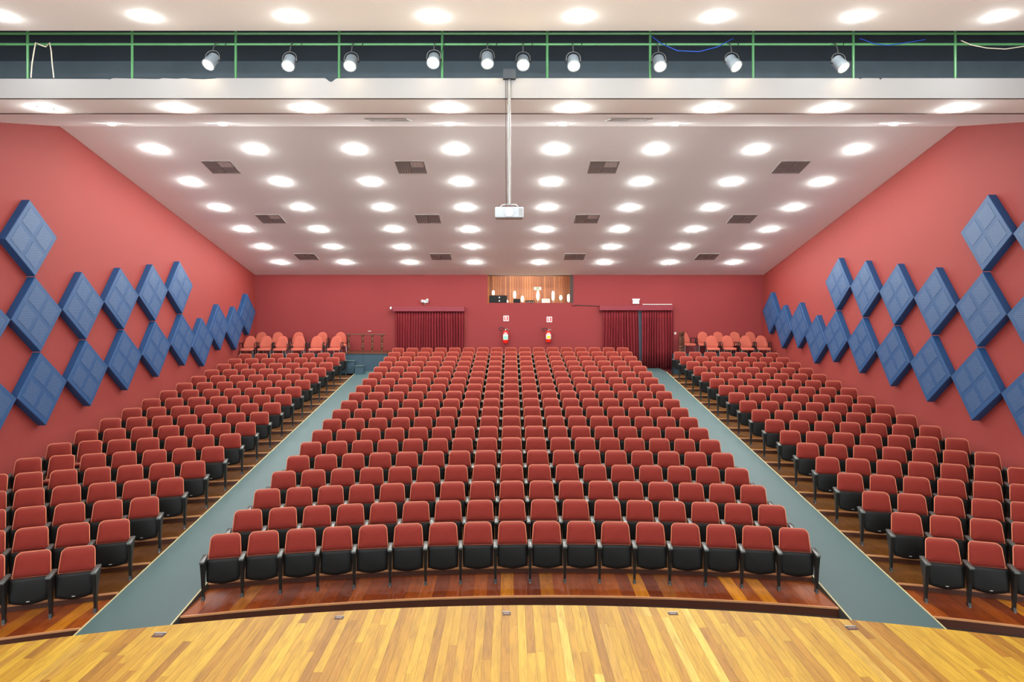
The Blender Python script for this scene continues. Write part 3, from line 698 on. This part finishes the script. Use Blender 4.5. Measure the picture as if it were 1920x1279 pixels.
# extinguishers and their signs
def extinguisher(x, lab, lblcol, y0, y1):
    zt, zbm = P(0, y0, WB).z, P(0, y1, WB).z; H = zt-zbm; r = .105
    t = thing('fire_extinguisher', lab, 'extinguisher', (P(x, 0, WB).x, WB-.14, zbm), 0, 'extinguishers on the back wall')
    MB().lathe([(r*.9, 0), (r, .02), (r, H*.72), (r*.8, H*.80), (r*.4, H*.86), (.03, H*.88)], 18).build('cylinder', M['extred'], t, True, angle=50)
    lb = MB(); n = 10
    for i in range(n):
        a0, a1 = [math.radians(-160+140*(i+j)/n) for j in (0, 1)]
        rr = r+.003
        lb.add([(rr*math.cos(a0), rr*math.sin(a0), H*.24), (rr*math.cos(a1), rr*math.sin(a1), H*.24), (rr*math.cos(a1), rr*math.sin(a1), H*.62), (rr*math.cos(a0), rr*math.sin(a0), H*.62)], [(0,1,2,3)])
    lo = lb.build('label', M['white'], t, True)
    lb2 = MB(); rr = r+.006
    for i in range(5):
        a0, a1 = [math.radians(-125+70*(i+j)/5) for j in (0, 1)]
        lb2.add([(rr*math.cos(a0), rr*math.sin(a0), H*.28), (rr*math.cos(a1), rr*math.sin(a1), H*.28), (rr*math.cos(a1), rr*math.sin(a1), H*.50), (rr*math.cos(a0), rr*math.sin(a0), H*.50)], [(0,1,2,3)])
    lb2.build('label_print', lblcol, lo, True)
    lb3 = MB()
    for i in range(5):
        a0, a1 = [math.radians(-120+60*(i+j)/5) for j in (0, 1)]
        lb3.add([(rr*math.cos(a0), rr*math.sin(a0), H*.665), (rr*math.cos(a1), rr*math.sin(a1), H*.665), (rr*math.cos(a1), rr*math.sin(a1), H*.715), (rr*math.cos(a0), rr*math.sin(a0), H*.715)], [(0,1,2,3)])
    lb3.build('neck_label', M['white'], t, True)
    MB().lathe([(.03, H*.88), (.03, H*.94), (.018, H*.97)], 10).build('valve', M['steel'], t, True)
    MB().tube([(0, 0, H*.95), (.05, -.02, H*1.0), (.11, -.03, H*.93)], .012, 6).build('lever', M['steel'], t, True)
    MB().tube([(-.02, 0, H*.94), (-.10, 0, H*1.06), (-.20, 0, H*1.08), (-.27, 0, H*1.0), (-.25, 0, H*.92), (-.14, .02, H*.88)], .017, 8).build('hose', M['rubber'], t, True)
    MB().box((-.03, .10, H*.5), (.03, .14, H*.85)).build('bracket', M['steel'], t)
M['prgreen'] = mat('green label print', lin(120, 200, 170), .5); M['pryellow'] = mat('yellow label print', lin(220, 200, 30), .5)
extinguisher(948, 'red fire extinguisher with green and white label, left of the pair', M['prgreen'], 616, 643)
extinguisher(1028, 'red fire extinguisher with yellow and white label, right of the pair', M['pryellow'], 617, 641)
M['signred'] = mat('sign red', lin(190, 44, 36), .5)
for x, y, lab in ((949, 597, 'white and red extinguisher sign above the green labelled extinguisher'), (1030, 599, 'white and red extinguisher sign above the yellow labelled extinguisher')):
    p = P(x, y, WB); t = thing('extinguisher_sign', lab, 'sign', (p.x, WB, p.z), 0, 'extinguisher signs'); h = .108
    MB().box((-h, -.008, -h), (h, 0, h)).build('plate', M['white'], t)
    MB().box((-h*.72, -.011, -h*.72), (h*.72, -.008, h*.72)).build('red_field', M['signred'], t)
    pic = [(-.028, -.06), (.02, -.06), (.022, .03), (.012, .045), (.012, .06), (.03, .052), (.032, .062), (-.01, .07), (-.034, .055), (-.05, .0), (-.042, -.002), (-.028, .04)]
    MB().prism(pic, -.014, -.011, 'y').build('pictogram', M['white'], t)
# wall sockets
for x, y, lab in ((1266, 625, 'small white wall socket right of the right curtain'), (693, 621, 'thin white wall plate above the wooden balustrade')):
    p = P(x, y, WB); t = thing('wall_socket', lab, 'socket', (p.x, WB, p.z))
    w = .04 if x > 1000 else .06; hh = .045 if x > 1000 else .012
    MB().bbox((-w, -.012, -hh), (w, 0, hh), .004).build('plate', M['white'], t); MB().box((-w*.5, -.016, -hh*.5), (w*.5, -.012, hh*.5)).build('insert', M['ventl'], t)
# booth
BD = WB+2.2; bt = ceil_z(WB)+.02
bl_ = thing('booth_fill_lamp', 'added unseen fill lamp on the control booth ceiling', 'ceiling light', ((bx0+bx1)/2, WB+.5, bt+.25))  # unseen lamp added above the opening to brighten the booth slats
MB().box((-1.3, -.08, -.03), (1.3, .08, 0)).build('fitting', M['white'], bl_)
MB().tube([(-1.25, 0, -.05), (1.25, 0, -.05)], .02, 8).build('tube', mat('booth fill glow', (1,1,1,1), .5, emit=(1, .86, .66, 1), estr=70), bl_)
M['slat'] = wood('booth slats', [(0, lin(150,84,44)), (.5, lin(184,112,62)), (1, lin(206,134,78))], .45, .3)
struct(MB().box((bx0-.8, BD, bz0-1), (bx1+.8, BD+.1, bt+.3)).build('wall_booth_back', M['riser']))
struct(MB().box((bx0-.8, WB+.25, bz0-1), (bx0-.7, BD, bt+.3)).build('wall_booth_left', M['slat'])); struct(MB().box((bx1+.7, WB+.25, bz0-1), (bx1+.8, BD, bt+.3)).build('wall_booth_right', M['slat']))
struct(MB().box((bx0-.8, WB+.25, bt+.25), (bx1+.8, BD, bt+.35)).build('ceiling_booth', M['ceil'])); struct(MB().box((bx0-.8, WB+.25, bz0-1), (bx1+.8, BD, bz0-.9)).build('floor_booth', M['riser']))
sl = thing('slatted_wall_panel', 'warm wooden vertical slat panelling inside the control booth', 'wall panelling', ((bx0+bx1)/2, BD, bz0-.9))
x = bx0-.65; smesh = MB().box((-.045, -.035, 0), (.045, 0, bt-bz0+.9)).mesh('slat', M['slat'])
while x < bx1+.65: put('slat', smesh, sl, (x-(bx0+bx1)/2, 0, 0)); x += .105
MB_ = MB().box((bx1-.13, WB-.01, bz0), (bx1, WB+.30, ceil_z(WB)+.2)).build('trim_4', M['gap']); struct(MB_, 'grey post at right side of the booth opening')
desk = thing('control_desk', 'dark control desk along the booth opening', 'desk', ((bx0+bx1)/2, WB+.6, bz0-.9)); hwid = (bx1-bx0)/2+.5
MB().bbox((-hwid, -.3, .80), (hwid, .4, .86), .01).build('desk_top', M['black'], desk)
for s in (-1, 1): MB().box((s*hwid-.03, -.25, 0), (s*hwid+.03, .35, .80)).build('leg', M['black'], desk)
dt = bz0-.9+.86; DB = WB+.5
p = P(934, 0, DB-.2); t = thing('equipment_rack', 'black equipment case at left end of the booth desk', 'case', (p.x, DB-.2, dt)); hh = P(0, 554, DB).z-dt
MB().bbox((-.36, 0, 0), (.36, .2, hh), .01).build('casing', M['black'], t)
for zz in (.35, .75): MB().lathe([(.03, -.012), (.022, -.02)], 10, (.05, 0, hh*zz), 'y').build('knob', M['white'], t)
p = P(994, 0, DB); t = thing('mixing_console', 'small mixing console with knobs on the booth desk', 'mixer', (p.x, DB, dt))
MB().prism([(-.05, 0), (.3, 0), (.3, .14), (-.05, .05)], -.19, .19, 'x').build('casing', M['black'], t)
for i in range(4): MB().lathe([(.018, -.07), (.012, -.09)], 8, (-.13+.085*i, -.0, .07), 'y').build('knob', M['white'], t)
p = P(1024, 0, DB); t = thing('laptop', 'pale laptop on the booth desk', 'laptop', (p.x, DB, dt))
MB().bbox((-.17, 0, 0), (.17, .24, .02), .005).build('base', M['steel'], t); MB().prism([(.22, .02), (.235, .02), (.30, .21), (.285, .21)], -.17, .17, 'x').build('screen_lid', M['steel'], t)
p = P(969, 0, DB); t = thing('monitor', 'low dark monitor on the booth desk', 'monitor', (p.x, DB, dt))
MB().bbox((-.14, .05, .03), (.14, .08, .20), .006).build('screen', M['black'], t); MB().box((-.05, .03, 0), (.05, .12, .03)).build('stand', M['black'], t)
for n, (x, y0, y1) in enumerate(((925, 545, 553), (950.5, 563, 567), (965, 546, 559), (979.5, 555, 566), (1008.5, 545, 563), (1037, 546, 563), (1051.5, 554, 562), (1066, 552, 566))):
    a, b = P(x, y1, DB+.1), P(x, y0, DB+.1); h = b.z-a.z
    t = thing('tube_lamp', 'glowing tubular booth lamp, %s from left' % ORD[n+1], 'lamp', (a.x, DB+.1, dt), 0, 'glowing lamps in the control booth')
    MB().tube([(0, 0, 0), (0, 0, max(.012, a.z-dt))], .012, 6).build('stem', M['steel'], t, True)
    MB().lathe([(.02, 0), (.05, h*.15), (.055, h*.5), (.045, h*.85), (.015, h)], 12, (0, 0, max(.01, a.z-dt))).build('bulb', M['bulb'], t, True, angle=60)
p = P(1008, 541, BD-.05); t = thing('exit_sign', 'white and green exit sign on the booth slats', 'sign', (p.x, BD-.036, p.z))
M['signgreen'] = mat('sign green', lin(70, 150, 96), .5)
MB().box((-.16, -.02, -.065), (.16, 0, .065)).build('plate', M['white'], t); MB().box((-.05, -.024, -.04), (.06, -.02, .04)).build('green_field', M['signgreen'], t)
MB().prism([(-.03, -.008), (.01, -.008), (.01, -.025), (.04, 0), (.01, .025), (.01, .008), (-.03, .008)], -.028, -.024, 'y').build('arrow', M['white'], t)
# ------------------------------------------------------------------ rear corner platforms, balustrades, chairs
ZP1, ZP2 = CZ-2.30, CZ-2.19
for name, x0, x1 in (('floor_platform_left', WL, -6.32), ('floor_platform_right', 6.45, WR)):
    pf = 25.9 if x0 < 0 else 26.2
    v = [(pf, ZB-.2), (pf, ZP1), (pf+.72, ZP1), (pf+.72, ZP2), (WB, ZP2), (WB, ZB-.2)]
    struct(MB().prism(v, x0, x1, 'x').build(name, M['platf']), 'stepped rear platform carrying loose chairs')
a, b = P(650, 662, 26.4), P(725, 695, 26.4)
zt = P(0, 662, 26.4).z
bl = struct(MB().box((-6.32, 26.42, ZB-.1), (b.x, WB, zt-.03)).build('floor_landing', M['platf']), 'blue grey boarded landing beside the left curtain')
MB().box((-6.32, 26.40, ZB), (P(681,0,26.4).x-.006, 26.42, zt-.03)).build('board', M['platf'], bl); MB().box((P(681,0,26.4).x+.006, 26.40, ZB), (b.x, 26.42, zt-.03)).build('board', M['platf'], bl)
MB().box((-6.34, 26.36, zt-.03), (b.x+.02, WB, zt)).build('edge_board', M['wooddark'], bl)
for i, (xa, xb, y, dd) in enumerate(((640, 664, 676.5, 26.0), (665, 681, 686, 25.75))):
    p0, p1 = P(xa, y, dd), P(xb, y, dd)
    t = thing('access_step', ['upper pale edged step up to the left platform', 'lower pale edged step up to the left platform'][i], 'step', ((p0.x+p1.x)/2, dd+.15, ZB), 0, 'steps to the left platform'); w = (p1.x-p0.x)/2
    MB().box((-w, -.13, -.05), (w, .15, p0.z-ZB-.02)).build('riser_box', M['platf'], t); MB().bbox((-w-.01, -.16, p0.z-ZB-.02), (w+.01, .15, p0.z-ZB), .004).build('tread', M['carpet'], t)
bal_prof = [(r*1.5, h) for r, h in [(.035, 0), (.035, .04), (.02, .06), (.032, .12), (.036, .2), (.022, .28), (.03, .31), (.022, .34), (.034, .44), (.028, .52), (.02, .58), (.035, .61), (.035, .66)]]
bal_me = MB().lathe(bal_prof, 10).mesh('baluster', M['wooddark'], True, 30)
dd = 26.95
t = thing('balustrade', 'dark turned wood balustrade on the left landing', 'balustrade', ((P(652,0,dd).x+P(722,0,dd).x)/2, dd, zt)); cx_ = t.location.x
for x in (654, 680, 698, 716): put('baluster', bal_me, t, (P(x, 0, dd).x-cx_, 0, 0))
MB().bbox((P(649,0,dd).x-cx_, -.05, .66), (P(723,0,dd).x-cx_, .05, .70), .01).build('handrail', M['wooddark'], t); MB().box((P(651,0,dd).x-cx_, -.03, 0), (P(720,0,dd).x-cx_, .03, .012)).build('base_rail', M['wooddark'], t)
t = thing('balustrade', 'dark turned wood balustrade seen end on beside right curtain', 'balustrade', (P(1282,0,26.25).x, 26.56, ZP1))
hb = P(0, 623, 26.25).z-.04-ZP1
for i in range(4):
    o = put('baluster', bal_me, t, (-.12+.08*i, -.24+.16*i, 0)); o.scale = (1, 1, hb/.66)
MB().prism([(-.18, -.30), (-.08, -.30), (.18, .30), (.08, .30)], hb, hb+.04, 'z').build('handrail', M['wooddark'], t)
MB().prism([(-.18, -.30), (-.08, -.30), (.18, .30), (.08, .30)], -.002, .012, 'z').build('base_rail', M['wooddark'], t)
# loose upholstered chairs
def chair_meshes():
    R = {}
    out = []
    for i in range(13):
        a = math.pi*i/12; out.append((.19*math.cos(a), .28+.175*math.sin(a)))
    out += [(-.222, .16), (-.235, .04), (-.20, 0), (.20, 0), (.235, .04), (.222, .16)]
    an = math.radians(14)
    tr = lambda x, v, dep: (x, .20+v*math.sin(an)+dep-.06*(1-(x/.235)**2)*0+ .05*(-(abs(x)/.235)**2), .43+v*math.cos(an))
    R['backrest'] = MB().loops(pad(out, (0, .23), [(.06, .02), (.045, 0), (.02, 0), (.004, .02), (0, .08)], tr)).mesh('chair_backrest', M['pink'], True, 60)
    so = rrect(.50, .44, .46, .07, .05)
    tr2 = lambda x, v, dep: (x, -.25+v, .42+dep-.03*max(0, (.08-v)/.08)**2)
    R['seat'] = MB().loops(pad(so, (0, .23), [(-.055, .03), (-.04, 0), (-.01, 0), (.006, .02), (.012, .08)], tr2)).mesh('chair_seat', M['pink'], True, 60)
    for s, n_ in ((-1, 'l'), (1, 'r')):
        R['armrest'+n_] = MB().tube([(s*.262, .2, .40), (s*.275, .19, .60), (s*.275, .12, .63), (s*.275, -.10, .63), (s*.27, -.13, .60), (s*.27, -.10, .40)], .016, 6).mesh('chair_armrest', M['frame'], True)
    for j, (lx, ly) in enumerate(((-.24, -.2), (.24, -.2), (-.24, .22), (.24, .22))):
        R['leg%d' % j] = MB().tube([(lx*.9, ly*.8, .38), (lx, ly, 0)], .013, 6).mesh('chair_leg', M['steel'], True)
    R['seat_frame'] = MB().tube([(-.22, -.18, .365), (.22, -.18, .365), (.22, .2, .365), (-.22, .2, .365)], .014, 6, True).mesh('chair_frame', M['frame'], True)
    return R
CM = chair_meshes()
def loose_chair(x, y, z, rz, lab, side):
    t = thing('visitor_chair', lab, 'chair', (x, y, z), rz, 'loose chairs on the %s platform' % side)
    for n_, m_ in CM.items():
        put({'a': 'armrest', 'l': 'leg', 's': n_, 'b': n_}[n_[0]] if n_[:3] in ('arm', 'leg') else n_, m_, t)
rnd = random.Random(3)
for side, fr, bk in (('left', (462, 495, 526, 558, 592, 626), (484, 518, 555, 600, 637)), ('right', (1341, 1373, 1406, 1438), (1293, 1324, 1354, 1385, 1415))):
    for n, x in enumerate(fr):
        if side == 'left': lab = 'salmon chair on the left platform, front line, %s from left wall' % ORD[n+1]
        else: lab = 'salmon chair on the right platform, front line, %s from right wall' % ORD[4-n]
        yy = (26.2 if side == 'left' else 26.5)+(.06 if n % 2 else -.02)
        loose_chair(max(WL+.31, P(x, 0, 26.15).x), yy, ZP1, (x-CX)/F*-.35+rnd.uniform(-.12, .12), lab, side)
    for n, x in enumerate(bk):
        if side == 'left': lab = 'salmon chair on the left platform, rear line, %s from left wall' % ORD[n+1]
        else: lab = 'salmon chair on the right platform, rear line, %s from right wall' % ORD[5-n]
        loose_chair(P(x, 0, 27.0).x, 27.1 if side == 'left' else 27.3, ZP2, (x-CX)/F*-.35+rnd.uniform(-.12, .12)+(.5 if x == 1293 else 0), lab, side)
